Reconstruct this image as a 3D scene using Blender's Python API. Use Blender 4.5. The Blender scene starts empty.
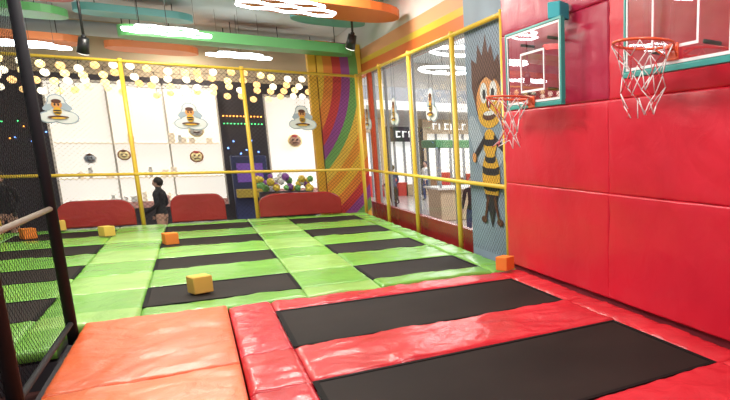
import bpy, bmesh, math, random
from mathutils import Vector, Matrix, noise
random.seed(7)
S = bpy.context.scene
COL = S.collection
S.view_settings.view_transform = 'Standard'

# ------------------------------------------------------------------ materials
MATS = {}
def mat(name, col, rough=0.5, metal=0.0, emit=None, es=0.0, bump=0.0, bscale=6.0, bdist=0.02, var=0.0, vscale=2.0, coat=0.0, spec=0.5):
    if name in MATS: return MATS[name]
    m = bpy.data.materials.new(name); m.use_nodes = True
    nt = m.node_tree; b = nt.nodes['Principled BSDF']
    b.inputs['Base Color'].default_value = (*col, 1)
    b.inputs['Roughness'].default_value = rough
    b.inputs['Metallic'].default_value = metal
    b.inputs['Specular IOR Level'].default_value = spec
    b.inputs['Coat Weight'].default_value = coat
    if emit:
        b.inputs['Emission Color'].default_value = (*emit, 1)
        b.inputs['Emission Strength'].default_value = es
    tc = None
    if bump or var:
        tc = nt.nodes.new('ShaderNodeNewGeometry')
    if bump:
        n = nt.nodes.new('ShaderNodeTexNoise'); n.inputs['Scale'].default_value = bscale
        n.inputs['Detail'].default_value = 4; n.inputs['Distortion'].default_value = 0.6
        nt.links.new(tc.outputs['Position'], n.inputs['Vector'])
        bp = nt.nodes.new('ShaderNodeBump'); bp.inputs['Strength'].default_value = bump
        bp.inputs['Distance'].default_value = bdist
        nt.links.new(n.outputs['Fac'], bp.inputs['Height'])
        nt.links.new(bp.outputs['Normal'], b.inputs['Normal'])
    if var:
        n2 = nt.nodes.new('ShaderNodeTexNoise'); n2.inputs['Scale'].default_value = vscale
        nt.links.new(tc.outputs['Position'], n2.inputs['Vector'])
        mr = nt.nodes.new('ShaderNodeMapRange')
        mr.inputs['From Min'].default_value = 0.3; mr.inputs['From Max'].default_value = 0.7
        mr.inputs['To Min'].default_value = 1 - var; mr.inputs['To Max'].default_value = 1 + var
        nt.links.new(n2.outputs['Fac'], mr.inputs['Value'])
        hs = nt.nodes.new('ShaderNodeHueSaturation'); hs.inputs['Color'].default_value = (*col, 1)
        nt.links.new(mr.outputs['Result'], hs.inputs['Value'])
        nt.links.new(hs.outputs['Color'], b.inputs['Base Color'])
    MATS[name] = m
    return m

def net_mat(name, col, cell, width, rough=1.0):
    """diamond netting: strands opaque, holes transparent; uses UV in metres"""
    m = bpy.data.materials.new(name); m.use_nodes = True
    nt = m.node_tree; N = nt.nodes; L = nt.links
    b = N['Principled BSDF']; b.inputs['Base Color'].default_value = (*col, 1); b.inputs['Roughness'].default_value = rough
    b.inputs['Specular IOR Level'].default_value = 0.05
    uv = N.new('ShaderNodeUVMap'); sp = N.new('ShaderNodeSeparateXYZ'); L.new(uv.outputs['UV'], sp.inputs[0])
    def line(op):
        a = N.new('ShaderNodeMath'); a.operation = op; L.new(sp.outputs[0], a.inputs[0]); L.new(sp.outputs[1], a.inputs[1])
        d = N.new('ShaderNodeMath'); d.operation = 'DIVIDE'; L.new(a.outputs[0], d.inputs[0]); d.inputs[1].default_value = cell*1.414
        f = N.new('ShaderNodeMath'); f.operation = 'FRACT'; L.new(d.outputs[0], f.inputs[0])
        l = N.new('ShaderNodeMath'); l.operation = 'LESS_THAN'; L.new(f.outputs[0], l.inputs[0]); l.inputs[1].default_value = width/cell
        return l
    l1 = line('ADD'); l2 = line('SUBTRACT')
    mx = N.new('ShaderNodeMath'); mx.operation = 'MAXIMUM'; L.new(l1.outputs[0], mx.inputs[0]); L.new(l2.outputs[0], mx.inputs[1])
    L.new(mx.outputs[0], b.inputs['Alpha'])
    return m

def glass_mat(name, refl, tint=(1, 1, 1)):
    m = bpy.data.materials.new(name); m.use_nodes = True
    nt = m.node_tree; N = nt.nodes; L = nt.links; N.remove(N['Principled BSDF'])
    t = N.new('ShaderNodeBsdfTransparent'); t.inputs[0].default_value = (*tint, 1)
    g = N.new('ShaderNodeBsdfGlossy'); g.inputs['Roughness'].default_value = .015
    x = N.new('ShaderNodeMixShader'); x.inputs[0].default_value = refl
    L.new(t.outputs[0], x.inputs[1]); L.new(g.outputs[0], x.inputs[2]); L.new(x.outputs[0], N['Material Output'].inputs[0])
    return m

def ringmat(name, cx, cz, width, cols):
    m = bpy.data.materials.new(name); m.use_nodes = True
    nt = m.node_tree; N = nt.nodes; L = nt.links; b = N['Principled BSDF']; b.inputs['Roughness'].default_value = 0.45
    g = N.new('ShaderNodeNewGeometry'); sp = N.new('ShaderNodeSeparateXYZ'); L.new(g.outputs['Position'], sp.inputs[0])
    cb = N.new('ShaderNodeCombineXYZ'); L.new(sp.outputs[0], cb.inputs[0]); L.new(sp.outputs[2], cb.inputs[1])
    ds = N.new('ShaderNodeVectorMath'); ds.operation = 'DISTANCE'; L.new(cb.outputs[0], ds.inputs[0]); ds.inputs[1].default_value = (cx, cz, 0)
    dv = N.new('ShaderNodeMath'); dv.operation = 'DIVIDE'; L.new(ds.outputs['Value'], dv.inputs[0]); dv.inputs[1].default_value = width*len(cols)
    fr = N.new('ShaderNodeMath'); fr.operation = 'FRACT'; L.new(dv.outputs[0], fr.inputs[0])
    cr = N.new('ShaderNodeValToRGB'); cr.color_ramp.interpolation = 'CONSTANT'
    e = cr.color_ramp.elements
    e[0].color = (*cols[0], 1); e[0].position = 0
    e[1].color = (*cols[1], 1); e[1].position = 1/len(cols)
    for i in range(2, len(cols)):
        x = e.new(i/len(cols)); x.color = (*cols[i], 1)
    L.new(fr.outputs[0], cr.inputs[0]); L.new(cr.outputs[0], b.inputs['Base Color'])
    return m

# ------------------------------------------------------------------ mesh builder
class MB:
    def __init__(s): s.bm = bmesh.new(); s.mats = []
    def mi(s, m):
        if m not in s.mats: s.mats.append(m)
        return s.mats.index(m)
    def tag(s, faces, m, smooth=False):
        i = s.mi(m)
        for f in faces: f.material_index = i; f.smooth = smooth
    def box(s, x0, x1, y0, y1, z0, z1, m, bevel=0.0):
        r = bmesh.ops.create_cube(s.bm, size=1.0)
        M = Matrix.Translation(((x0+x1)/2, (y0+y1)/2, (z0+z1)/2)) @ Matrix.Diagonal((abs(x1-x0), abs(y1-y0), abs(z1-z0), 1))
        bmesh.ops.transform(s.bm, matrix=M, verts=r['verts'])
        fs = set(f for v in r['verts'] for f in v.link_faces)
        s.tag(fs, m)
        if bevel:
            es = list(set(e for f in fs for e in f.edges))
            q = bmesh.ops.bevel(s.bm, geom=es, offset=bevel, segments=3, affect='EDGES', profile=0.5)
            s.tag(q['faces'], m, True)
    def seg(s, p, q, r, m, n=8, r2=None, caps=True):
        p = Vector(p); q = Vector(q); d = q-p; L = d.length
        if L < 1e-6: return
        rot = d.to_track_quat('Z', 'Y').to_matrix().to_4x4()
        M = Matrix.Translation((p+q)/2) @ rot
        g = bmesh.ops.create_cone(s.bm, cap_ends=caps, segments=n, radius1=r, radius2=r if r2 is None else r2, depth=L, matrix=M)
        s.tag(set(f for v in g['verts'] for f in v.link_faces), m, True)
    def ball(s, c, r, m, sub=2, sc=(1, 1, 1), rot=None):
        g = bmesh.ops.create_icosphere(s.bm, subdivisions=sub, radius=r)
        M = Matrix.Translation(c)
        if rot is not None: M = M @ rot
        M = M @ Matrix.Diagonal((*sc, 1))
        bmesh.ops.transform(s.bm, matrix=M, verts=g['verts'])
        s.tag(set(f for v in g['verts'] for f in v.link_faces), m, True)
    def poly(s, pts, m):
        vs = [s.bm.verts.new(p) for p in pts]
        f = s.bm.faces.new(vs); f.material_index = s.mi(m); return f
    def torus(s, c, R, r, m, n=32, k=8):
        vs = []
        for i in range(n):
            a = 2*math.pi*i/n; row = []
            for j in range(k):
                b = 2*math.pi*j/k
                x = (R+r*math.cos(b))*math.cos(a); y = (R+r*math.cos(b))*math.sin(a); z = r*math.sin(b)
                row.append(s.bm.verts.new((c[0]+x, c[1]+y, c[2]+z)))
            vs.append(row)
        fs = []
        for i in range(n):
            for j in range(k):
                fs.append(s.bm.faces.new((vs[i][j], vs[(i+1) % n][j], vs[(i+1) % n][(j+1) % k], vs[i][(j+1) % k])))
        s.tag(fs, m, True)
    def done(s, name, parent=None, origin=None, recalc=True):
        if recalc: bmesh.ops.recalc_face_normals(s.bm, faces=s.bm.faces)
        if origin is not None:
            bmesh.ops.translate(s.bm, vec=-Vector(origin), verts=s.bm.verts)
        me = bpy.data.meshes.new(name); s.bm.to_mesh(me); s.bm.free()
        for m in s.mats: me.materials.append(m)
        o = bpy.data.objects.new(name, me); COL.objects.link(o)
        if origin is not None: o.location = origin
        if parent: o.parent = parent
        return o

def empty(name):
    o = bpy.data.objects.new(name, None); COL.objects.link(o); o.empty_display_size = 0.2
    return o

def coords(L, r, step):
    a = [0, .03*r, .12*r, .35*r, .65*r, r]
    n = max(1, int((L-2*r)/step))
    mid = [r+(L-2*r)*i/n for i in range(1, n)]
    return a + mid + [L-x for x in reversed(a)]

def ridge(v):
    return (1-abs(noise.noise(v)))**5

def puffy(name, lo, hi, m, axis='Z', r=0.05, step=0.06, wr=0.006, crown=0.01, seed=0, parent=None, base=.72):
    """upholstered pad filling box lo..hi; puffs toward +Z (axis Z) or -X (axis X)"""
    if axis == 'Z': U = hi[0]-lo[0]; V = hi[1]-lo[1]; T = hi[2]-lo[2]
    else: U = hi[1]-lo[1]; V = hi[2]-lo[2]; T = hi[0]-lo[0]
    cu = coords(U, r, step); cv = coords(V, r, step)
    bm = bmesh.new(); grid = []
    def ed(d):
        t = min(d/r, 1.0); return math.sqrt(max(0, 1-(1-t)**2))
    so = seed*3.71
    def pos(u, v, w):
        if axis == 'Z': return (lo[0]+u, lo[1]+v, lo[2]+w)
        return (hi[0]-w, lo[1]+u, lo[2]+v)
    for u in cu:
        row = []
        for v in cv:
            e = ed(min(u, U-u))*ed(min(v, V-v))
            inside = 1e-5 < u < U-1e-5 and 1e-5 < v < V-1e-5
            cr = crown*math.sin(math.pi*u/U)**.5*math.sin(math.pi*v/V)**.5 if inside else 0
            n1 = noise.noise(Vector((u*2.5+so, v*2.5, so)))
            rg = ridge(Vector((u*3+so+n1, v*4.5+1.5*n1, so+5)))-.45
            eu = min(u, U-u); ev = min(v, V-v)
            wk = math.exp(-ev/.12)*(ridge(Vector((u*9+so, 1.3, so)))-.4)+math.exp(-eu/.12)*(ridge(Vector((v*9+so, 7.3, so)))-.4)
            h = (T-crown-wr*1.3)*(base+(1-base)*e) + (cr + wr*(n1*1.0+rg*.8-wk*.8))*min(1, e*1.2)
            row.append(bm.verts.new(pos(u, v, max(h, 0) if inside else 0)))
        grid.append(row)
    for i in range(len(cu)-1):
        for j in range(len(cv)-1):
            f = bm.faces.new((grid[i][j], grid[i+1][j], grid[i+1][j+1], grid[i][j+1])); f.smooth = True
    per = [grid[i][0] for i in range(len(cu))]+[grid[-1][j] for j in range(1, len(cv))]+[grid[i][-1] for i in range(len(cu)-2, -1, -1)]+[grid[0][j] for j in range(len(cv)-2, 0, -1)]
    bm.faces.new(per[::-1])
    bmesh.ops.recalc_face_normals(bm, faces=bm.faces)
    c = Vector([(a+b)/2 for a, b in zip(lo, hi)])
    bmesh.ops.translate(bm, vec=-c, verts=bm.verts)
    me = bpy.data.meshes.new(name); bm.to_mesh(me); bm.free(); me.materials.append(m)
    o = bpy.data.objects.new(name, me); COL.objects.link(o); o.location = c
    if parent: o.parent = parent
    return o

# ------------------------------------------------------------------ palette
def vinyl(n, c, r=.27, **k):
    return mat(n, c, rough=r, bump=.35, bscale=6, bdist=.03, var=.10, vscale=1.5, spec=.5, **k)
GREENS = [vinyl('vinyl_green_a', (.155, .39, .060)), vinyl('vinyl_green_b', (.175, .42, .066)), vinyl('vinyl_green_c', (.26, .48, .11))]
REDV = vinyl('vinyl_red', (.58, .022, .034)); REDV2 = vinyl('vinyl_crimson', (.53, .018, .036))
REDW = mat('vinyl_wall_red', (.60, .012, .034), rough=.34, bump=.25, bscale=3.5, bdist=.03, var=.05, vscale=1.2, spec=.4)
REDW2 = mat('vinyl_wall_crimson', (.38, .008, .045), rough=.34, bump=.25, bscale=3.5, bdist=.03, spec=.4)
ORV = vinyl('vinyl_orange', (.72, .125, .035), .32); ORV2 = vinyl('vinyl_orange_b', (.76, .155, .042), .32)
DRED = vinyl('vinyl_dark_red', (.30, .022, .022))
BED = mat('trampoline_mesh_black', (.016, .011, .009), rough=.75, bump=.15, bscale=220, bdist=.002, var=.25, vscale=1.5, spec=.2)
BEDEDGE = mat('bed_edge_webbing', (.008, .007, .007), rough=.8, spec=.15)
STEEL = mat('galvanised_steel', (.35, .35, .36), rough=.4, metal=.8)
YEL = mat('yellow_paint', (.82, .54, .06), rough=.35, coat=.1)
BLK = mat('black_foam_sleeve', (.010, .010, .013), rough=.7, spec=.25)
BLKM = mat('black_metal', (.015, .015, .017), rough=.35)
TAN = mat('net_rail_tan', (.20, .15, .11), rough=.6)
DARK = mat('dark_platform', (.02, .015, .02), rough=.8)
WHT = mat('white_paint', (.8, .8, .8), rough=.5)
PSK = mat('person_skin', (.55, .33, .24), rough=.6)

# ------------------------------------------------------------------ trampolines
def trampoline(x0, x1, y0, y1):
    e = empty('trampoline')
    b = MB()
    zt = -.035
    nx, ny = 14, 10; g = []
    for i in range(nx+1):
        r_ = []
        for j in range(ny+1):
            u = i/nx; v = j/ny
            s_ = math.sin(math.pi*u)*math.sin(math.pi*v)
            r_.append(b.bm.verts.new((x0+(x1-x0)*u, y0+(y1-y0)*v, zt-.018*s_+.003*noise.noise(Vector((u*5+x0, v*5+y0, 0)))*s_)))
        g.append(r_)
    fs = [b.bm.faces.new((g[i][j], g[i+1][j], g[i+1][j+1], g[i][j+1])) for i in range(nx) for j in range(ny)]
    b.tag(fs, BED, True)
    b.done('jump_bed', e, recalc=False)
    w = MB()
    k = .035
    w.box(x0, x1, y0, y0+k, zt-.004, zt+.004, BEDEDGE); w.box(x0, x1, y1-k, y1, zt-.004, zt+.004, BEDEDGE)
    w.box(x0, x0+k, y0+k, y1-k, zt-.004, zt+.004, BEDEDGE); w.box(x1-k, x1, y0+k, y1-k, zt-.004, zt+.004, BEDEDGE)
    w.done('webbing_border', e)
    f = MB(); zf = -.12; q = .02
    for a, c in (((x0+q, y0+q, zf), (x1-q, y0+q, zf)), ((x0+q, y1-q, zf), (x1-q, y1-q, zf)), ((x0+q, y0+q, zf), (x0+q, y1-q, zf)), ((x1-q, y0+q, zf), (x1-q, y1-q, zf))):
        f.seg(a, c, .018, STEEL)
    f.done('steel_frame', e)
    return e

COLS = [(-2.70, -1.30), (-.55, .85), (1.60, 2.95)]
ROWS = [(7.15, 8.15), (9.25, 10.25), (11.35, 12.35), (13.45, 14.45)]
for (a, b_) in COLS:
    for (c, d) in ROWS: trampoline(a, b_, c, d)
trampoline(.50, 2.97, 5.00, 6.25); trampoline(.50, 2.97, 2.85, 4.15); trampoline(.50, 2.97, .6, 1.85)

k = [0]
PZ0 = -.12
def gpad(x0, x1, y0, y1, m=None, top=0.0, wr=.012):
    k[0] += 1
    m = m or GREENS[(k[0]*7+int(x0*3)) % 2]
    return puffy('trampoline_safety_pad', (x0, y0, PZ0), (x1, y1, top+random.uniform(-.006, .008)), m, r=.04, step=.06, wr=wr, crown=.010, seed=k[0])
ycuts = [(8.15, 9.25), (10.25, 11.35), (12.35, 13.45)]
for (a, b_) in COLS:
    for (c, d) in ycuts: gpad(a, b_, c, d)
    gpad(a, b_, 14.45, 15.0)
    if a > -1: gpad(a, b_, 6.72, 7.15)
for (a, b_) in ((-1.30, -.55), (.85, 1.60)):
    for (c, d) in ROWS: gpad(a, b_, c, d, GREENS[0])
    for (c, d) in ycuts: gpad(a, b_, c, d, GREENS[2])
    gpad(a, b_, 14.45, 15.0, GREENS[2]); gpad(a, b_, 6.72, 7.15, GREENS[2])
for (c, d) in ROWS+ycuts+[(14.45, 15.0), (6.72, 7.15)]: gpad(2.95, 3.28, c, d, GREENS[0])
gpad(-2.7, -1.3, 6.05, 7.15)
for (c, d) in ROWS+ycuts+[(14.45, 15.0), (6.05, 7.15)]:
    gpad(-3.6, -2.7, c, d, GREENS[0])
gpad(-1.30, -1.02, 6.05, 6.72, GREENS[1])
n = 0
for (c, d) in ((4.80, 6.70), (2.9, 4.80), (1.0, 2.9), (0, 1.0)):
    n += 1
    puffy('orange_floor_mat', (-.92, c, PZ0), (.13, d, .015), ORV if n % 2 else ORV2, r=.035, step=.045, wr=.012, crown=.010, seed=30+n, base=.8)
def rpad(x0, x1, y0, y1, m=REDV, top=.0):
    k[0] += 1
    return puffy('trampoline_safety_pad', (x0, y0, PZ0), (x1, y1, top), m, r=.05, step=.035, wr=.014, crown=.012, seed=k[0])
rpad(.50, 3.0, 6.25, 6.70, REDV2); rpad(.50, 3.0, 4.15, 5.00, REDV, .008); rpad(.50, 3.0, 1.85, 2.85, REDV, .008); rpad(.50, 3.0, 0, .6)
for (c, d) in ((5.0, 6.7), (4.15, 5.0), (2.85, 4.15), (1.85, 2.85), (0, 1.85)): rpad(.14, .50, c, d, REDV2 if c != 4.15 else REDV)
for (c, d) in ((5.0, 6.7), (2.85, 5.0), (.6, 2.85)): rpad(2.98, 3.28, c, d, REDV)

p = MB(); p.box(-3.6, 3.28, 6.05, 15.0, -.8, -.145, DARK); p.box(-1.02, 3.28, 0, 6.05, -.8, -.145, DARK); p.done('trampoline_platform')
CAR = mat('carpet_dark_red', (.045, .018, .016), rough=.95, bump=.4, bscale=60, bdist=.01, var=.6, vscale=9, spec=.1)
p = MB(); p.box(-6, -1.03, -.5, 6.03, -.8, -.35, CAR); p.done('carpeted_walkway')

# ------------------------------------------------------------------ right padded wall
w = MB(); w.box(3.36, 3.6, -1, 7.0, -.8, 4.5, mat('wall_structure', (.35, .03, .05), rough=.7)); w.done('wall_right')
pe = empty('padded_wall_covering')
zr = [(0.0, 1.06), (1.06, 1.95), (1.95, 2.85), (2.85, 3.9)]
yr = [(4.70, 7.02), (2.40, 4.70), (.1, 2.40)]
i = 0
for a in yr:
    for b_ in zr:
        i += 1
        puffy('wall_pad_%d' % i, (3.285, a[0], b_[0]), (3.358, a[1], b_[1]), REDW2 if (b_[0] > 1.9 and a[0] > 4) else REDW, axis='X', r=.022, step=.07, wr=.009, crown=.006, seed=100+i, parent=pe, base=.7)

PIL = mat('pillar_blue_grey', (.22, .29, .37), rough=.6, var=.15, vscale=1.2)
p = MB(); p.box(3.42, 3.95, 7.06, 8.50, -.8, 4.5, PIL); p.done('wall_pillar')
BY = mat('bee_yellow', (.70, .38, .03), rough=.5); BB = mat('bee_brown', (.10, .03, .015), rough=.5); BK = mat('bee_black', (.015, .012, .02), rough=.5)
BW = mat('bee_white', (.72, .72, .72), rough=.5); BG = mat('bee_wing_grey', (.36, .42, .50), rough=.5); BS = mat('bee_skin', (.70, .30, .09), rough=.5)
m_ = MB(); lay = [0]
def ellX(yc, zc, ry, rz, m, rot=0, n=24):
    lay[0] += 1; x = 3.418-lay[0]*.0006
    pts = []
    for i in range(n):
        a = -2*math.pi*i/n; u = ry*math.cos(a); v = rz*math.sin(a)
        pts.append((x, yc+u*math.cos(rot)-v*math.sin(rot), zc+u*math.sin(rot)+v*math.cos(rot)))
    m_.poly(pts, m)
def polyX(pts, m):
    lay[0] += 1; x = 3.418-lay[0]*.0006
    m_.poly([(x, a, b) for a, b in pts], m)
yc = 7.72
polyX([(yc-.42, 2.45), (yc-.35, 2.72), (yc-.22, 2.62), (yc-.12, 2.88), (yc-.02, 2.74), (yc+.05, 3.02), (yc+.18, 2.75), (yc+.32, 2.92), (yc+.38, 2.66), (yc+.56, 2.75), (yc+.58, 2.35), (yc+.4, 1.95), (yc-.3, 2.05)], BB)
ellX(yc+.45, 1.60, .20, .42, BG, -.6); ellX(yc-.40, 1.58, .13, .38, BG, .5)
ellX(yc, 2.13, .42, .33, BS); ellX(yc, 1.97, .38, .20, BY)
ellX(yc-.16, 2.25, .12, .14, BW); ellX(yc+.16, 2.25, .12, .14, BW); ellX(yc-.14, 2.23, .055, .07, BK); ellX(yc+.14, 2.23, .055, .07, BK)
ellX(yc, 2.10, .08, .06, BB); ellX(yc, 1.94, .22, .065, BB); ellX(yc, 1.97, .18, .03, BW)
polyX([(yc-.38, 2.5), (yc-.15, 2.38), (yc+.1, 2.48), (yc+.38, 2.38), (yc+.25, 2.7), (yc, 2.8)], BB)
ellX(yc, 1.56, .22, .20, BY)
ellX(yc, 1.10, .30, .36, BY)
def stripe(z, hw, h):
    polyX([(yc-hw, z-h), (yc-hw*.5, z-h-.03), (yc+hw*.5, z-h-.03), (yc+hw, z-h), (yc+hw, z+h), (yc+hw*.5, z+h-.03), (yc-hw*.5, z+h-.03), (yc-hw, z+h)], BK)
stripe(1.60, .21, .045); stripe(1.36, .18, .04); stripe(1.20, .28, .05); stripe(.98, .27, .05)
polyX([(yc-.22, .85), (yc+.22, .85), (yc+.1, .6), (yc, .38), (yc-.1, .6)], BK)
polyX([(yc+.16, 1.68), (yc+.55, 1.42), (yc+.50, 1.35), (yc+.14, 1.58)], BK); polyX([(yc-.16, 1.68), (yc-.50, 1.5), (yc-.47, 1.42), (yc-.14, 1.58)], BK)
ellX(yc+.55, 1.36, .07, .07, BS); ellX(yc-.50, 1.44, .07, .07, BS)
polyX([(yc+.14, .85), (yc+.26, .50), (yc+.20, .50), (yc+.07, .8)], BB); polyX([(yc-.14, .85), (yc-.26, .50), (yc-.20, .50), (yc-.07, .8)], BB)
ellX(yc+.27, .48, .10, .05, BB); ellX(yc-.27, .48, .10, .05, BB)
m_.done('bee_mural', recalc=False)
g = MB()
for i in range(3):
    g.poly([(3.416, 7.25+i*.3, 3.55), (3.416, 7.35+i*.3, 3.55), (3.416, 7.52+i*.25, 4.0), (3.416, 7.44+i*.25, 4.0)], BK)
g.done('wall_mural_lettering', recalc=False)

# ------------------------------------------------------------------ fences
FN = net_mat('netting_dark_fine', (.03, .025, .03), .06, .0055)
LN = net_mat('netting_black', (.006, .006, .008), .045, .0085)
def netplane(name, a, b_, z0, z1, m, parent):
    bm = bmesh.new(); uvl = bm.loops.layers.uv.new('UVMap')
    L_ = (Vector(b_)-Vector(a)).length
    vs = [bm.verts.new(v) for v in ((a[0], a[1], z0), (b_[0], b_[1], z0), (b_[0], b_[1], z1), (a[0], a[1], z1))]
    f = bm.faces.new(vs)
    for l, uv in zip(f.loops, ((0, 0), (L_, 0), (L_, z1-z0), (0, z1-z0))): l[uvl].uv = (uv[0]+50, uv[1]+20)
    me = bpy.data.meshes.new(name); bm.to_mesh(me); bm.free(); me.materials.append(m)
    o = bpy.data.objects.new(name, me); COL.objects.link(o); o.parent = parent
fe = empty('yellow_safety_fence'); f = MB()
FY = 15.07
for x in (3.36, 1.07, -.93, -3.0): f.seg((x, FY, -.8), (x, FY, 3.2), .038, YEL, 14)
for z in (.99, 3.15): f.seg((-3.6, FY, z), (3.36, FY, z), .030, YEL, 12)
for x in (3.36, 1.07, -.93, -3.0):
    for z in (.99, 3.15): f.ball((x, FY, z), .052, YEL)
f.done('posts_and_rails', fe); netplane('netting', (-3.6, FY+.03), (3.3, FY+.03), .02, 3.12, FN, fe)
fe = empty('yellow_safety_fence'); f = MB()
FX = 3.36
for y in (13.0, 11.0, 8.85): f.seg((FX, y, -.8), (FX, y, 3.2), .038, YEL, 14)
for z in (.99, 3.15):
    f.seg((FX, 7.12, z), (FX, FY-.08, z), .030, YEL, 12)
    for y in (13.0, 11.0, 8.85): f.ball((FX, y, z), .052, YEL)
f.seg((FX, 7.12, -.8), (FX, 7.12, 3.2), .030, YEL, 14)
f.done('posts_and_rails', fe); netplane('netting', (FX+.03, 7.15), (FX+.03, FY-.1), .02, 3.12, FN, fe)
fe = empty('black_net_partition'); f = MB()
NX = -.97
for y in (6.44, 4.52, 2.6, .7): f.seg((NX, y, -.12), (NX, y, 3.3), .038, BLK, 14)
f.seg((NX, .7, 3.25), (NX, 6.44, 3.25), .03, BLK, 10)
f.seg((NX, .7, 1.02), (NX, 6.44, 1.02), .02, TAN, 10)
f.seg((NX, .7, .06), (NX, 6.44, .06), .02, BLK, 10)
f.done('poles', fe); netplane('netting', (NX-.03, .7), (NX-.03, 6.44), .05, 3.22, LN, fe)

# ------------------------------------------------------------------ arched barrier mats
def arch_mat(x0, x1, h):
    b = MB(); y0, y1 = 14.74, 14.96
    pts = []; W = x1-x0; r = min(.22, h*.5); n = 10
    pts.append((x0, 0))
    for i in range(n+1):
        a = math.pi-(math.pi/2)*i/n; pts.append((x0+.22*W+.22*W*math.cos(a), h-r+r*math.sin(a)))
    for i in range(n+1):
        a = math.pi/2*(1-i/n); pts.append((x1-.22*W+.22*W*math.cos(a), h-r+r*math.sin(a)))
    pts.append((x1, 0))
    vb = [b.bm.verts.new((x, y0, z+.015)) for x, z in pts]
    fc = b.bm.faces.new(vb); r_ = bmesh.ops.extrude_face_region(b.bm, geom=[fc])
    bmesh.ops.translate(b.bm, vec=(0, y1-y0, 0), verts=[v for v in r_['geom'] if isinstance(v, bmesh.types.BMVert)])
    es = [e for e in b.bm.edges if abs(e.verts[0].co.y-e.verts[1].co.y) < 1e-4]
    bmesh.ops.recalc_face_normals(b.bm, faces=b.bm.faces)
    bmesh.ops.bevel(b.bm, geom=es, offset=.02, segments=3, affect='EDGES')
    b.tag(b.bm.faces, DRED, False)
    b.done('arched_barrier_pad', origin=((x0+x1)/2, 14.85, 0))
arch_mat(-2.15, -1.02, .50); arch_mat(-.45, .48, .55); arch_mat(1.10, 2.75, .50)

# ------------------------------------------------------------------ foam cubes
FYL = mat('foam_yellow', (.66, .42, .09), rough=.85, bump=.3, bscale=40, bdist=.004, spec=.2)
FOR = mat('foam_orange', (.74, .22, .04), rough=.85, bump=.3, bscale=40, bdist=.004, spec=.2)
FTE = mat('foam_teal', (.03, .35, .40), rough=.7)
def cube(c, s_, rz, m):
    b = MB(); b.box(-s_/2, s_/2, -s_/2, s_/2, -s_/2, s_/2, m, bevel=.012)
    o = b.done('foam_cube'); o.location = c; o.rotation_euler = (0, 0, rz); return o
cube((-.07, 7.58, .058), .185, .35, FYL)
cube((3.06, 6.60, .09), .17, .5, FOR)
cube((-.42, 11.85, .048), .185, .3, FOR)
cube((-1.33, 13.2, .09), .17, .6, FYL)
cube((-2.13, 14.62, .095), .18, .2, FYL)
cube((-2.45, 14.0, .045), .18, .5, FOR)

# ------------------------------------------------------------------ basketball hoops
TEAL = mat('teal_frame', (.03, .28, .25), rough=.35); RING = mat('hoop_orange', (.72, .10, .03), rough=.35, coat=.3)
WL = mat('white_line', (.8, .8, .8), rough=.5); NW = mat('net_cord_white', (.75, .72, .70), rough=.8); NR = mat('net_cord_red', (.6, .04, .05), rough=.8)
GL = glass_mat('acrylic_glass', .30, (.95, .95, .97))
def hoop(y0, y1, z0, z1, zr_):
    e = empty('basketball_hoop'); X = 3.10
    f = MB(); t = .022
    f.box(X-.015, X+.02, y0, y1, z0, z0+t, TEAL); f.box(X-.015, X+.02, y0, y1, z1-t, z1, TEAL)
    f.box(X-.015, X+.03, y0, y0+t*1.6, z0+t, z1-t, TEAL); f.box(X-.015, X+.02, y1-t, y1, z0+t, z1-t, TEAL)
    f.box(X-.022, X+.03, y0, y1, z0-.03, z0+.012, TEAL, bevel=.006)
    f.done('backboard_frame', e)
    g = MB(); g.poly([(X, y0+t*1.6, z0+t), (X, y1-t, z0+t), (X, y1-t, z1-t), (X, y0+t*1.6, z1-t)], GL); g.done('backboard_glass', e)
    l = MB(); yc = (y0+y1)/2; q = .022; xx = X-.0065; d = .0015
    ib = [y0+t*1.6+.004, y1-t-.004, z0+t+.004, z1-t-.004]
    def rect(a, b_, c, d_, m):
        l.box(xx-d, xx+d, a, b_, c, c+q, m); l.box(xx-d, xx+d, a, b_, d_-q, d_, m)
        l.box(xx-d, xx+d, a, a+q, c+q, d_-q, m); l.box(xx-d, xx+d, b_-q, b_, c+q, d_-q, m)
    rect(*ib, WL); rect(yc-.27, yc+.27, z0+.14, z0+.56, WL)
    l.done('target_lines', e)
    r = MB(); R = .225; cx = X-.30
    r.torus((cx, yc, zr_), R, .011, RING, 36, 8)
    r.box(cx+R-.01, X-.012, yc-.05, yc+.05, zr_-.012, zr_+.008, RING); r.box(X-.03, X-.015, yc-.07, yc+.07, zr_-.09, zr_+.03, RING, bevel=.004)
    r.seg((cx+R-.03, yc-.11, zr_-.005), (X-.02, yc-.05, zr_-.07), .008, RING); r.seg((cx+R-.03, yc+.11, zr_-.005), (X-.02, yc+.05, zr_-.07), .008, RING)
    r.done('rim', e)
    br = MB()
    for yy in (yc-.3, yc+.3):
        for zz in (z0+.15, z1-.15): br.seg((X+.02, yy, zz), (3.285, yy, zz), .016, BLKM)
    br.done('wall_bracket', e)
    nn = MB(); N = 8; rad = [R, .18, .14, .115, .10, .10]; dz = [0, .09, .19, .29, .38, .46]
    def P(lv, i):
        a = 2*math.pi*(i+(.5 if lv % 2 else 0))/N
        rr = rad[lv]*(1+.25*noise.noise(Vector((i*1.7, lv*1.3, y0)))); sx = .03*lv*noise.noise(Vector((lv*.5, y0, i*.4)))
        return (cx+rr*math.cos(a)+sx, yc+rr*math.sin(a)-sx*.5, zr_-.01-dz[lv]-.04*lv*abs(noise.noise(Vector((i*2.1, lv, y0)))))
    rr_ = random.Random(int(y0*10))
    for lv in range(5):
        for i in range(N):
            m = NR if (i % 4 == 0) else NW
            tg = (i, i-1) if lv % 2 == 0 else (i, i+1)
            for j in tg:
                if lv > 2 and rr_.random() < .35: continue
                nn.seg(P(lv, i % N), P(lv+1, j % N), .0045, m, 5)
    nn.done('rim_net', e)
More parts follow.
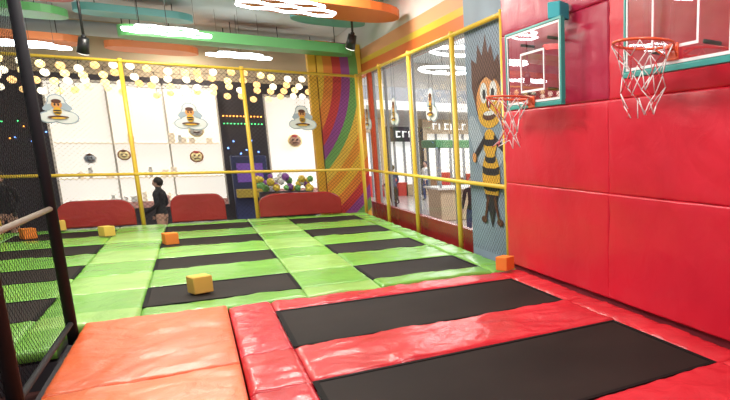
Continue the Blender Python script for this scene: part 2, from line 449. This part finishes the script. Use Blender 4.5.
hoop(5.20, 6.46, 1.96, 2.77, 2.02)
hoop(2.90, 4.17, 2.11, 2.98, 2.25)
cube((3.19, 5.42, 2.86), .16, .4, FTE)

# ------------------------------------------------------------------ shells
FLR = mat('floor_polished', (.42, .40, .38), rough=.18, var=.06, vscale=.8)
f = MB(); f.box(-12, 16, -2, 30, -.9, -.8, FLR); f.done('floor')
CE = mat('ceiling_grey', (.50, .56, .57), rough=.8, var=.12, vscale=.7)
c = MB(); c.box(-12, 3.6, -1, 19.4, 4.5, 4.6, CE); c.done('ceiling')
c = MB(); c.box(3.96, 16, -1, 30, 5.6, 5.7, mat('ceiling_mall_white', (.75, .76, .78), rough=.7, emit=(1, 1, 1), es=.12)); c.done('ceiling_mall')
PE = mat('bulkhead_peach', (.76, .36, .18), rough=.6); OR = mat('panel_orange', (.76, .17, .03), rough=.5); WB = mat('bulkhead_white', (.66, .64, .63), rough=.7)
b = MB(); b.box(3.62, 3.90, 8.52, 18.9, 3.30, 3.50, OR); b.box(3.62, 3.90, 8.52, 18.9, 3.50, 3.62, YEL); b.box(3.62, 3.90, 8.52, 18.9, 3.62, 3.85, PE); b.box(3.62, 3.90, 8.52, 18.9, 3.85, 5.6, WB)
b.done('wall_bulkhead')
b = MB(); b.box(3.50, 3.60, 8.52, 15.1, -.8, .22, DRED); b.done('low_red_barrier')
ALU = mat('aluminium_frame', (.45, .46, .48), rough=.35, metal=.6); WGL = glass_mat('shop_glass', .14, (.96, .98, .98))
b = MB()
for y in (9.9, 12.0, 14.0, 15.0): b.box(3.70, 3.75, y-.025, y+.025, -.8, 3.3, ALU)
b.box(3.70, 3.75, 8.52, 15.0, 3.24, 3.3, ALU); b.box(3.70, 3.75, 8.52, 15.0, -.8, -.72, ALU)
b.poly([(3.725, 8.53, -.72), (3.725, 15.0, -.72), (3.725, 15.0, 3.24), (3.725, 8.53, 3.24)], WGL)
b.done('window_1')
b = MB(); b.box(3.66, 3.80, 15.22, 15.36, -.8, 3.28, mat('red_frame', (.60, .07, .02), rough=.4)); b.done('door_1')

RB = ringmat('rainbow_paint', -.1, 3.3, .19, [(.78, .46, .04), (.76, .22, .03), (.58, .04, .04), (.30, .06, .28), (.16, .38, .10), (.80, .50, .06), (.78, .30, .03)])
p = MB(); p.box(2.62, 3.60, 15.55, 16.1, -.8, 3.95, RB); p.done('rainbow_pillar')
p = MB(); p.box(2.44, 2.60, 15.60, 15.85, -.8, 3.95, mat('pillar_orange', (.80, .42, .03), rough=.5)); p.done('orange_pillar')

DW = mat('wall_dark', (.045, .04, .05), rough=.7); FAS = mat('fascia_cream', (.50, .42, .30), rough=.6, var=.1, vscale=1)
w = MB(); w.box(-12, 3.6, 19.2, 19.4, -.8, 3.25, DW); w.box(-12, 3.6, 19.2, 19.4, 3.25, 4.5, FAS); w.done('wall_back')
LB = mat('window_glow_white', (.8, .78, .72), rough=.4, emit=(1, .96, .88), es=.75, var=.05, vscale=1)  # emission stands in for the brightly lit shop behind the window
LBd = mat('mullion_grey', (.60, .57, .53), rough=.5); PINK = mat('pale_pink', (.65, .35, .32), rough=.6); CRM = mat('cream_shelf', (.75, .66, .52), rough=.6, emit=(1, .85, .65), es=.35)
def shop(name, x0, x1, z0, z1, nm, shelves=True):
    b = MB(); b.box(x0, x1, 19.08, 19.18, z0, z1, LB)
    for i in range(nm+1):
        x = x0+(x1-x0)*i/nm; b.box(x-.02, x+.02, 19.02, 19.08, z0, z1, LBd)
    b.box(x0, x1, 19.02, 19.08, z1-.06, z1, LBd); b.box(x0, x1, 19.0, 19.08, z0, z0+.16, PINK)
    if shelves:
        for z in (.75, 1.6): b.box(x0+.05, x1-.05, 18.98, 19.08, z, z+.03, CRM)
        r = random.Random(3)
        for i in range(26):
            x = r.uniform(x0+.1, x1-.2); z = r.choice((.78, 1.63, .16)); h = r.uniform(.06, .26)
            b.box(x, x+r.uniform(.05, .14), 18.99, 19.06, z, z+h, r.choice([PINK, CRM, WHT, CRM, CRM]), bevel=.008)
    return b.done(name)
shop('window_2', -2.65, .70, .0, 3.1, 3); shop('window_3', 1.80, 3.10, .2, 2.95, 1, False)
PY = mat('sign_cream', (.8, .66, .35), rough=.5, emit=(1, .8, .4), es=.3); PB = mat('sign_brown', (.40, .15, .06), rough=.5); PR = mat('sign_red', (.6, .08, .08), rough=.5)
def roundsign(x, z, r, ms):
    b = MB()
    b.seg((x, 18.97, z), (x, 18.93, z), r, ms[0], 28)
    b.seg((x, 18.93, z), (x, 18.92, z), r*.8, ms[1], 28)
    for sx in (-.3, .3): b.seg((x+sx*r, 18.92, z+.15*r), (x+sx*r, 18.912, z+.15*r), r*.14, BK, 12)
    b.seg((x-.35*r, 18.915, z-.3*r), (x+.35*r, 18.915, z-.3*r), r*.08, BB, 6)
    b.ball((x, 18.92, z+.75*r), r*.3, ms[2], 2, sc=(1.5, .2, .7)); b.seg((x, 18.97, z+.5*r), (x, 19.03, z+.5*r), .02, LBd)
    b.done('round_mascot_sign')
roundsign(-1.35, 1.33, .13, [PB, PY, BB]); roundsign(.12, 1.28, .15, [PB, PY, PR]); roundsign(.18, 1.95, .17, [PY, WHT, PY]); roundsign(-2.0, 1.25, .12, [WHT, BG, BB]); roundsign(2.45, 1.7, .18, [PY, PSK, PR])
e = MB(); cl = [mat('bulb_orange', (1, .4, .1), emit=(1, .35, .05), es=4), mat('bulb_green', (.1, 1, .3), emit=(.1, 1, .3), es=3), mat('bulb_blue', (.1, .3, 1), emit=(.2, .4, 1), es=4)]
for i in range(12): e.ball((.82+i*.08, 19.17, 2.35), .022, cl[0], 1); e.ball((.82+i*.08, 19.17, 2.15), .018, cl[1], 1)
for i in range(6): e.ball((.85+i*.14, 19.17, 1.5+.2*math.sin(i*2)), .025, cl[2], 1)
for i in range(14): e.ball((-3.9+.09*i, 19.17, 1.9+.25*math.sin(i*1.7)), .02, cl[(i*2) % 3], 1)
e.done('marquee_bulbs')
b = MB(); b.box(.84, 1.66, 18.5, 18.9, -.8, 1.3, mat('arcade_blue', (.03, .04, .12), rough=.4), bevel=.03); b.box(.95, 1.55, 18.48, 18.52, .6, 1.1, mat('screen_violet', (.08, .03, .18), rough=.3, emit=(.3, .15, .6), es=.35)); b.box(.88, 1.62, 18.25, 18.52, .2, .42, mat('arcade_panel', (.4, .3, .05), rough=.4), bevel=.02)
b.done('arcade_machine')

LW = [mat('lantern_warm', (1, .8, .4), emit=(1, .78, .36), es=1.6), mat('lantern_white', (1, .95, .85), emit=(1, .92, .70), es=1.7), mat('lantern_amber', (1, .6, .2), emit=(1, .66, .28), es=1.4)]
b = MB()
for (yy, zz, x1_) in ((16.4, 3.28, 3.55), (16.95, 3.18, 3.55), (17.5, 3.06, 3.55), (18.1, 2.94, 3.55)):
    prev = (-6.0, yy, zz)
    for i in range(26):
        x = -4.3+i*.29+random.uniform(-.05, .05); z = zz+.04*math.sin(i*.9+yy)
        dz = random.choice((.11, .11, .16)); b.ball((x, yy, z-dz), .08, random.choice(LW), 2); b.seg((x, yy, z), (x, yy, z-dz+.06), .008, BLKM, 5)
        b.seg(prev, (x, yy, z), .005, BLKM, 4); prev = (x, yy, z)
    if prev[0] < x1_: b.seg(prev, (x1_, yy, zz), .005, BLKM, 4)
b.done('string_lanterns')
HX = mat('hex_led', (1, 1, 1), emit=(.84, .94, 1), es=9)
def hexlamp(x, y, z, s=.24, layout=((-.5, 2), (.5, 3))):
    b = MB(); seen = set()
    for row, cnt in layout:
        for i in range(cnt):
            cx = (i-(cnt-1)/2)*s*math.sqrt(3); cy = row*1.5*s
            pts = [(cx+s*math.cos(math.radians(30+60*q)), cy+s*math.sin(math.radians(30+60*q))) for q in range(6)]
            for q in range(6):
                a, c_ = pts[q], pts[(q+1) % 6]; key = (round((a[0]+c_[0])/2, 3), round((a[1]+c_[1])/2, 3))
                if key in seen: continue
                seen.add(key); b.seg((a[0], a[1], 0), (c_[0], c_[1], 0), .019, HX, 6)
    for q in ((-.4, 0), (.4, 0), (0, .35), (0, -.35)): b.seg((q[0], q[1], .0), (q[0], q[1], 4.495-z), .003, BLKM, 4)
    o = b.done('hexagon_pendant_light'); o.location = (x, y, z)
for q in ((-.10, 13.2, 3.5), (1.38, 9.95, 3.5), (1.15, 16.15, 3.56), (-2.4, 16.4, 3.5), (-1.8, 9.6, 3.5), (1.0, 6.0, 3.5), (-1.2, 5.5, 3.5), (1.2, 2.5, 3.5)): hexlamp(*q)  # those over the near courts hang out of view, added for light and reflections

PG = mat('panel_green', (.10, .36, .12), rough=.5); PT = mat('panel_teal', (.14, .40, .42), rough=.5); PRD = mat('panel_red', (.52, .05, .04), rough=.5); PBR = mat('panel_terracotta', (.66, .19, .06), rough=.5)
def baffle(x0, x1, y0, y1, z, m, h=.14):
    b = MB(); n = 10; r = (y1-y0)/2; pts = []
    for i in range(n+1):
        a = math.pi/2+math.pi*i/n; pts.append((x0+r+r*math.cos(a), (y0+y1)/2+r*math.sin(a)))
    for i in range(n+1):
        a = -math.pi/2+math.pi*i/n; pts.append((x1-r+r*math.cos(a), (y0+y1)/2+r*math.sin(a)))
    v0 = [b.bm.verts.new((x, y, z)) for x, y in pts]; fc = b.bm.faces.new(v0)
    q = bmesh.ops.extrude_face_region(b.bm, geom=[fc]); bmesh.ops.translate(b.bm, vec=(0, 0, h), verts=[v for v in q['geom'] if isinstance(v, bmesh.types.BMVert)])
    b.tag(b.bm.faces, m)
    for xx in (x0+r, x1-r): b.seg((xx, (y0+y1)/2, z+h), (xx, (y0+y1)/2, 4.495), .008, BLKM, 5)
    b.done('suspended_acoustic_panel')
baffle(-.9, 3.3, 14.7, 15.4, 3.60, PG, .2); baffle(-1.3, .4, 16.9, 17.9, 3.66, PBR); baffle(.9, 3.5, 11.3, 12.6, 3.9, OR)
baffle(-3.8, -1.6, 14.9, 15.8, 3.9, PG); baffle(-4, -1.3, 13.0, 13.9, 3.9, PRD); baffle(-1.6, .35, 15.7, 16.4, 4.15, PT); baffle(-3.9, -1.6, 17.0, 17.9, 3.7, PBR)
baffle(.6, 2.6, 17.0, 18.0, 4.0, OR); baffle(1.9, 3.3, 13.2, 14.2, 4.05, PT)
d = MB(); d.seg((-6, 18.5, 4.2), (3.4, 18.5, 4.2), .16, mat('duct_grey', (.40, .48, .52), rough=.5), 20)
for xx in (-5, -3, -1, 1, 3): d.seg((xx, 18.5, 4.3), (xx, 18.5, 4.495), .01, BLKM)
d.done('ventilation_duct')

SE = mat('spot_lens', (1, 1, 1), emit=(1, .95, .85), es=1.5)
def spot(x, y, z):
    b = MB(); b.seg((x, y, 4.495), (x, y, z+.18), .022, BLKM, 8); b.seg((x, y, 4.495), (x, y, 4.44), .07, BLKM, 16)
    b.ball((x, y, z+.15), .04, BLKM); b.seg((x, y, z+.13), (x-.05, y+.10, z-.12), .075, BLKM, 18, r2=.095); b.seg((x-.05, y+.10, z-.12), (x-.052, y+.104, z-.128), .085, SE, 18)
    b.done('ceiling_spotlight')
spot(-1.35, 14.5, 3.32); spot(2.85, 12.8, 3.56)

def sticker(c, axis):
    b = MB()
    def P(u, v, w):
        return (c[0]+u, c[1]-w, c[2]+v) if axis == 'Y' else (c[0]-w, c[1]-u, c[2]+v)
    ly = [0]
    def el(u, v, ru, rv, m, rot=0, n=20):
        ly[0] += 1
        pts = []
        for i in range(n):
            a = 2*math.pi*i/n; x = ru*math.cos(a); y = rv*math.sin(a)
            pts.append(P(u+x*math.cos(rot)-y*math.sin(rot), v+x*math.sin(rot)+y*math.cos(rot), ly[0]*.002))
        b.poly(pts, m)
    el(0, .02, .17, .22, BG); el(.1, -.13, .19, .13, BG); el(-.13, -.13, .15, .11, BG); el(0, .18, .13, .11, BG)
    el(0, .02, .15, .20, BW); el(.1, -.13, .17, .11, BW); el(-.13, -.13, .13, .09, BW); el(0, .18, .11, .09, BW)
    el(-.12, .05, .09, .05, BG, .5); el(.12, .06, .10, .06, BG, -.5)
    el(0, .10, .075, .075, BS); el(0, .16, .07, .04, BB); el(-.025, .10, .014, .022, BK); el(.025, .10, .014, .022, BK)
    el(0, -.02, .06, .075, BY); el(0, -.01, .06, .014, BK); el(0, -.05, .05, .014, BK); el(.0, -.13, .15, .03, BB); el(0, -.145, .10, .018, BY)
    for u in (-.08, .08): b.seg(P(u, .2, 0), P(u, .94, 0), .003, BLKM, 4)
    b.done('bee_mascot_sign', recalc=False)
for q in ((-1.93, 15.02, 2.19), (.07, 15.02, 2.12), (2.13, 15.02, 2.15)): sticker(q, 'Y')
for q in ((3.31, 14.0, 2.15), (3.31, 9.75, 2.18), (3.31, 11.9, 2.18)): sticker(q, 'X')

b = MB(); bc = [mat('balloon_purple', (.30, .10, .42), rough=.25), mat('balloon_yellow', (.8, .6, .08), rough=.25), mat('balloon_white', (.8, .8, .82), rough=.25), mat('balloon_green', (.2, .5, .15), rough=.25)]
for i in range(34):
    x = random.uniform(1.15, 2.3); b.ball((x, random.uniform(15.5, 15.9), random.uniform(.50, .86-.1*abs(x-1.6))), random.uniform(.055, .09), random.choice(bc), 2, sc=(1, 1, 1.15))
b.box(1.2, 2.3, 15.55, 15.85, -.8, .5, DW)
b.done('balloon_display')

# ------------------------------------------------------------------ people
def person(x, y, z, rz, h, top, legs, hair, arm=0.2, stride=.12):
    sc = h/1.75
    V = [((0, 0, .95), .135), ((0, 0, 1.12), .12), ((0, .0, 1.32), .15), ((0, 0, 1.45), .10), ((0, 0, 1.53), .055), ((0, .01, 1.60), .06),
         ((.10, 0, .90), .10), ((.11, .04+stride*.3, .50), .068), ((.11, stride*.2-.0, .10), .045), ((.12, stride*.2+.14, .04), .04),
         ((-.10, 0, .90), .10), ((-.11, .02-stride*.3, .50), .068), ((-.11, -stride-.02, .10), .045), ((-.12, -stride+.12, .04), .04),
         ((.19, 0, 1.42), .06), ((.24, -.03, 1.16), .047), ((.25, arm, .94), .035), ((.25, arm+.07, .86), .032),
         ((-.19, 0, 1.42), .06), ((-.24, -.03, 1.16), .047), ((-.24, arm*1.2, .96), .035), ((-.24, arm*1.2+.07, .88), .032)]
    E = [(0, 1), (1, 2), (2, 3), (3, 4), (4, 5), (0, 6), (6, 7), (7, 8), (8, 9), (0, 10), (10, 11), (11, 12), (12, 13), (3, 14), (14, 15), (15, 16), (16, 17), (3, 18), (18, 19), (19, 20), (20, 21)]
    me = bpy.data.meshes.new('tmp'); me.from_pydata([v[0] for v in V], E, []); o = bpy.data.objects.new('tmp', me); COL.objects.link(o)
    md = o.modifiers.new('s', 'SKIN')
    for i, v in enumerate(V): me.skin_vertices[0].data[i].radius = (v[1], v[1]*(.72 if i in (0, 1, 2, 3) else 1))
    me.skin_vertices[0].data[0].use_root = True
    sd = o.modifiers.new('u', 'SUBSURF'); sd.levels = 2; sd.render_levels = 2
    dg = bpy.context.evaluated_depsgraph_get(); ev = o.evaluated_get(dg); m2 = bpy.data.meshes.new_from_object(ev)
    bpy.data.objects.remove(o)
    b = MB(); b.bm.from_mesh(m2)
    ms = mat('shoe_dark', (.03, .03, .03), rough=.6)
    for m in (top, legs, PSK, ms, hair): b.mi(m)
    for f_ in b.bm.faces:
        c_ = f_.calc_center_median(); f_.smooth = True
        if c_.z > 1.50: i = 2
        elif abs(c_.x) > .19 and c_.z < .97: i = 2
        elif c_.z > .93: i = 0
        elif c_.z < .09: i = 3
        else: i = 1
        f_.material_index = i
    b.ball((0, .01, 1.65), .1, PSK, 3, sc=(.78, .92, 1.18)); b.ball((0, -.015, 1.68), .105, hair, 3, sc=(.84, .92, 1.08))
    b.ball((0, .105, 1.64), .016, PSK, 1, sc=(.8, 1, 1.4))
    for sx in (-1, 1):
        b.ball((sx*.032, .093, 1.665), .011, ms, 1); b.ball((sx*.08, .0, 1.65), .02, PSK, 1, sc=(.5, 1, 1.3))
        for fi in range(4): b.seg((sx*.25, arm+.06+.012*fi, .85), (sx*.25, arm+.07+.014*fi, .78-.006*(fi % 2)), .009, PSK, 6)
    b.ball((0, .095, 1.60), .02, mat('lips', (.45, .12, .1)), 1, sc=(1.1, .4, .35))
    o = b.done('person', recalc=False); o.scale = (sc,)*3; o.location = (x, y, z); o.rotation_euler = (0, 0, rz)
HB = mat('hair_black', (.012, .01, .01), rough=.5); CK = mat('cloth_black', (.02, .02, .025), rough=.8); CN = mat('cloth_navy', (.04, .07, .18), rough=.8); CW = mat('cloth_white', (.7, .7, .7), rough=.8); CR = mat('cloth_red', (.5, .05, .05), rough=.8)
person(-.66, 16.2, -.8, 1.2, 1.64, CK, CK, HB)
person(6.1, 22.8, -.8, .4, 1.65, CN, CK, HB); person(5.35, 13.2, -.8, 2.6, 1.62, CK, CN, HB); person(8.4, 26.0, -.8, 2.0, 1.7, CW, CN, HB); person(6.8, 25, -.8, 1.2, 1.2, CR, CK, HB)
person(-3.3, 17.2, -.8, 3.0, 1.8, CK, CK, HB)

# ------------------------------------------------------------------ mall
MW = mat('mall_white', (.74, .71, .67), rough=.5); GLW = mat('shopfront_glow', (.8, .8, .8), emit=(1, .97, .92), es=.8); SB = mat('shop_black', (.03, .03, .035), rough=.3); SR = mat('shop_red_sign', (.60, .05, .04), rough=.5)
SBR = mat('shop_brown', (.28, .14, .08), rough=.5); SGR = mat('shop_green', (.10, .28, .12), rough=.5); SGY = mat('shop_grey', (.30, .31, .33), rough=.4); STN = mat('shop_tan', (.55, .42, .28), rough=.5)
w = MB(); w.box(3.96, 16, 29.8, 30, -.8, 5.6, MW); w.done('wall_mall_end')
w = MB(); w.box(15.8, 16, -1, 29.8, -.8, 5.6, MW); w.done('wall_mall_side')
def front(x0, x1, z1, band, glow, name='shopfront', bh=.7):
    b = MB(); y = 29.2
    b.box(x0, x1, y, 29.78, z1-bh, z1, band); b.box(x0, x0+.2, y, 29.78, -.8, z1-bh, band); b.box(x1-.2, x1, y, 29.78, -.8, z1-bh, band)
    b.box(x0+.2, x1-.2, y+.3, 29.78, -.8, z1-bh, glow)
    n = 4
    for i in range(1, n):
        x = x0+(x1-x0)*i/n; b.box(x-.03, x+.03, y+.1, y+.29, -.8, z1-bh, SGY)
    rr = random.Random(int(x0*10))
    for i in range(n):
        x = x0+(x1-x0)*(i+.5)/n; b.box(x-.25, x+.25, y+.1, y+.28, -.8, -.8+rr.uniform(.5, 1.2), rr.choice([SBR, STN, SR, SGY, STN]))
    lx = x0+.5
    while lx < x1-.6:
        hgt = .3; b.box(lx, lx+.06, y-.06, y, z1-.5, z1-.5+hgt, GLW)
        if rr.random() < .6: b.box(lx, lx+.2, y-.06, y, z1-.5, z1-.44, GLW)
        if rr.random() < .6: b.box(lx, lx+.2, y-.06, y, z1-.26, z1-.2, GLW)
        lx += .3
    b.done(name)
front(5.0, 7.6, 2.9, STN, GLW); front(7.6, 9.4, 2.5, SB, GLW); front(9.4, 12.2, 2.9, STN, LB); front(12.2, 15.5, 2.5, SGY, GLW)
RL = mat('ring_led', (1, 1, 1), emit=(1, 1, 1), es=6)
for (x, y, R) in ((8.3, 22.5, 1.0), (7.0, 18.0, .8)):
    b = MB(); b.torus((x, y, 4.4), R, .05, RL, 48, 8)
    for a in range(3): b.seg((x+R*math.cos(a*2.1), y+R*math.sin(a*2.1), 4.4), (x+R*math.cos(a*2.1), y+R*math.sin(a*2.1), 5.595), .01, BLKM, 5)
    b.done('ring_pendant_light')
b = MB(); b.box(5.0, 12, 27.9, 28.2, 3.2, 3.6, MW); b.box(5, 12, 27.9, 28.0, 3.6, 4.2, SGY)
for xx in (5.2, 8.6, 11.8): b.box(xx-.15, xx+.15, 27.9, 28.2, -.8, 3.2, MW)
b.done('upper_gallery')
b = MB(); b.box(6.3, 7.9, 18.2, 19.4, -.8, .2, STN, bevel=.03); b.box(6.2, 8.0, 18.1, 19.5, .2, .26, MW)
for xx in (6.35, 7.85):
    for yy in (18.25, 19.35): b.box(xx-.03, xx+.03, yy-.03, yy+.03, .26, 1.5, SGY)
b.box(6.2, 8.0, 18.1, 19.5, 1.5, 1.75, SGR, bevel=.03); b.done('mall_kiosk')
b = MB(); b.box(9.5, 10.1, 22, 22.6, -.8, 5.6, MW); b.done('mall_column')

# ------------------------------------------------------------------ lights
def area(name, loc, size, e, col=(1, 1, 1)):
    l = bpy.data.lights.new(name, 'AREA'); l.energy = e; l.size = size; l.color = col
    o = bpy.data.objects.new(name, l); COL.objects.link(o); o.location = loc
area('ceiling_fill_light', (1.3, 2.2, 4.45), .9, 125, (1, .94, .88)); area('ceiling_fill_light', (-1.5, 4.0, 4.45), .9, 120, (1, .94, .88))  # unseen area lamps added under the ceiling to light the courts
area('ceiling_fill_light', (.8, 6.5, 4.45), .9, 155, (1, .94, .88)); area('ceiling_fill_light', (-1.0, 9.5, 4.45), .9, 185, (1, .95, .86)); area('ceiling_fill_light', (1.8, 11.0, 4.45), .9, 150, (1, .95, .86))
area('ceiling_fill_light', (-.5, 13.2, 4.45), .9, 160, (1, .94, .83)); area('ceiling_fill_light', (0, 18.2, 4.0), .6, 60, (1, .9, .75))  # the last is an added fill for the back zone
area('mall_fill_light', (8, 14, 5.5), 4, 800); area('mall_fill_light', (9, 24, 5.5), 4, 800)  # unseen area lamps added to brighten the mall
W = bpy.data.worlds.new('world'); S.world = W; W.use_nodes = True
W.node_tree.nodes['Background'].inputs[0].default_value = (1, .95, .91, 1); W.node_tree.nodes['Background'].inputs[1].default_value = .75

# ------------------------------------------------------------------ camera
cd = bpy.data.cameras.new('camera'); cam = bpy.data.objects.new('camera', cd); COL.objects.link(cam)
cam.location = (0, 0, 1.5); cam.rotation_euler = (math.radians(90-10.67), 0, math.radians(-35.25))
cd.sensor_width = 36; cd.lens = 28.8; cd.shift_x = -.3356; cd.shift_y = .0795; cd.clip_start = .05
S.camera = cam
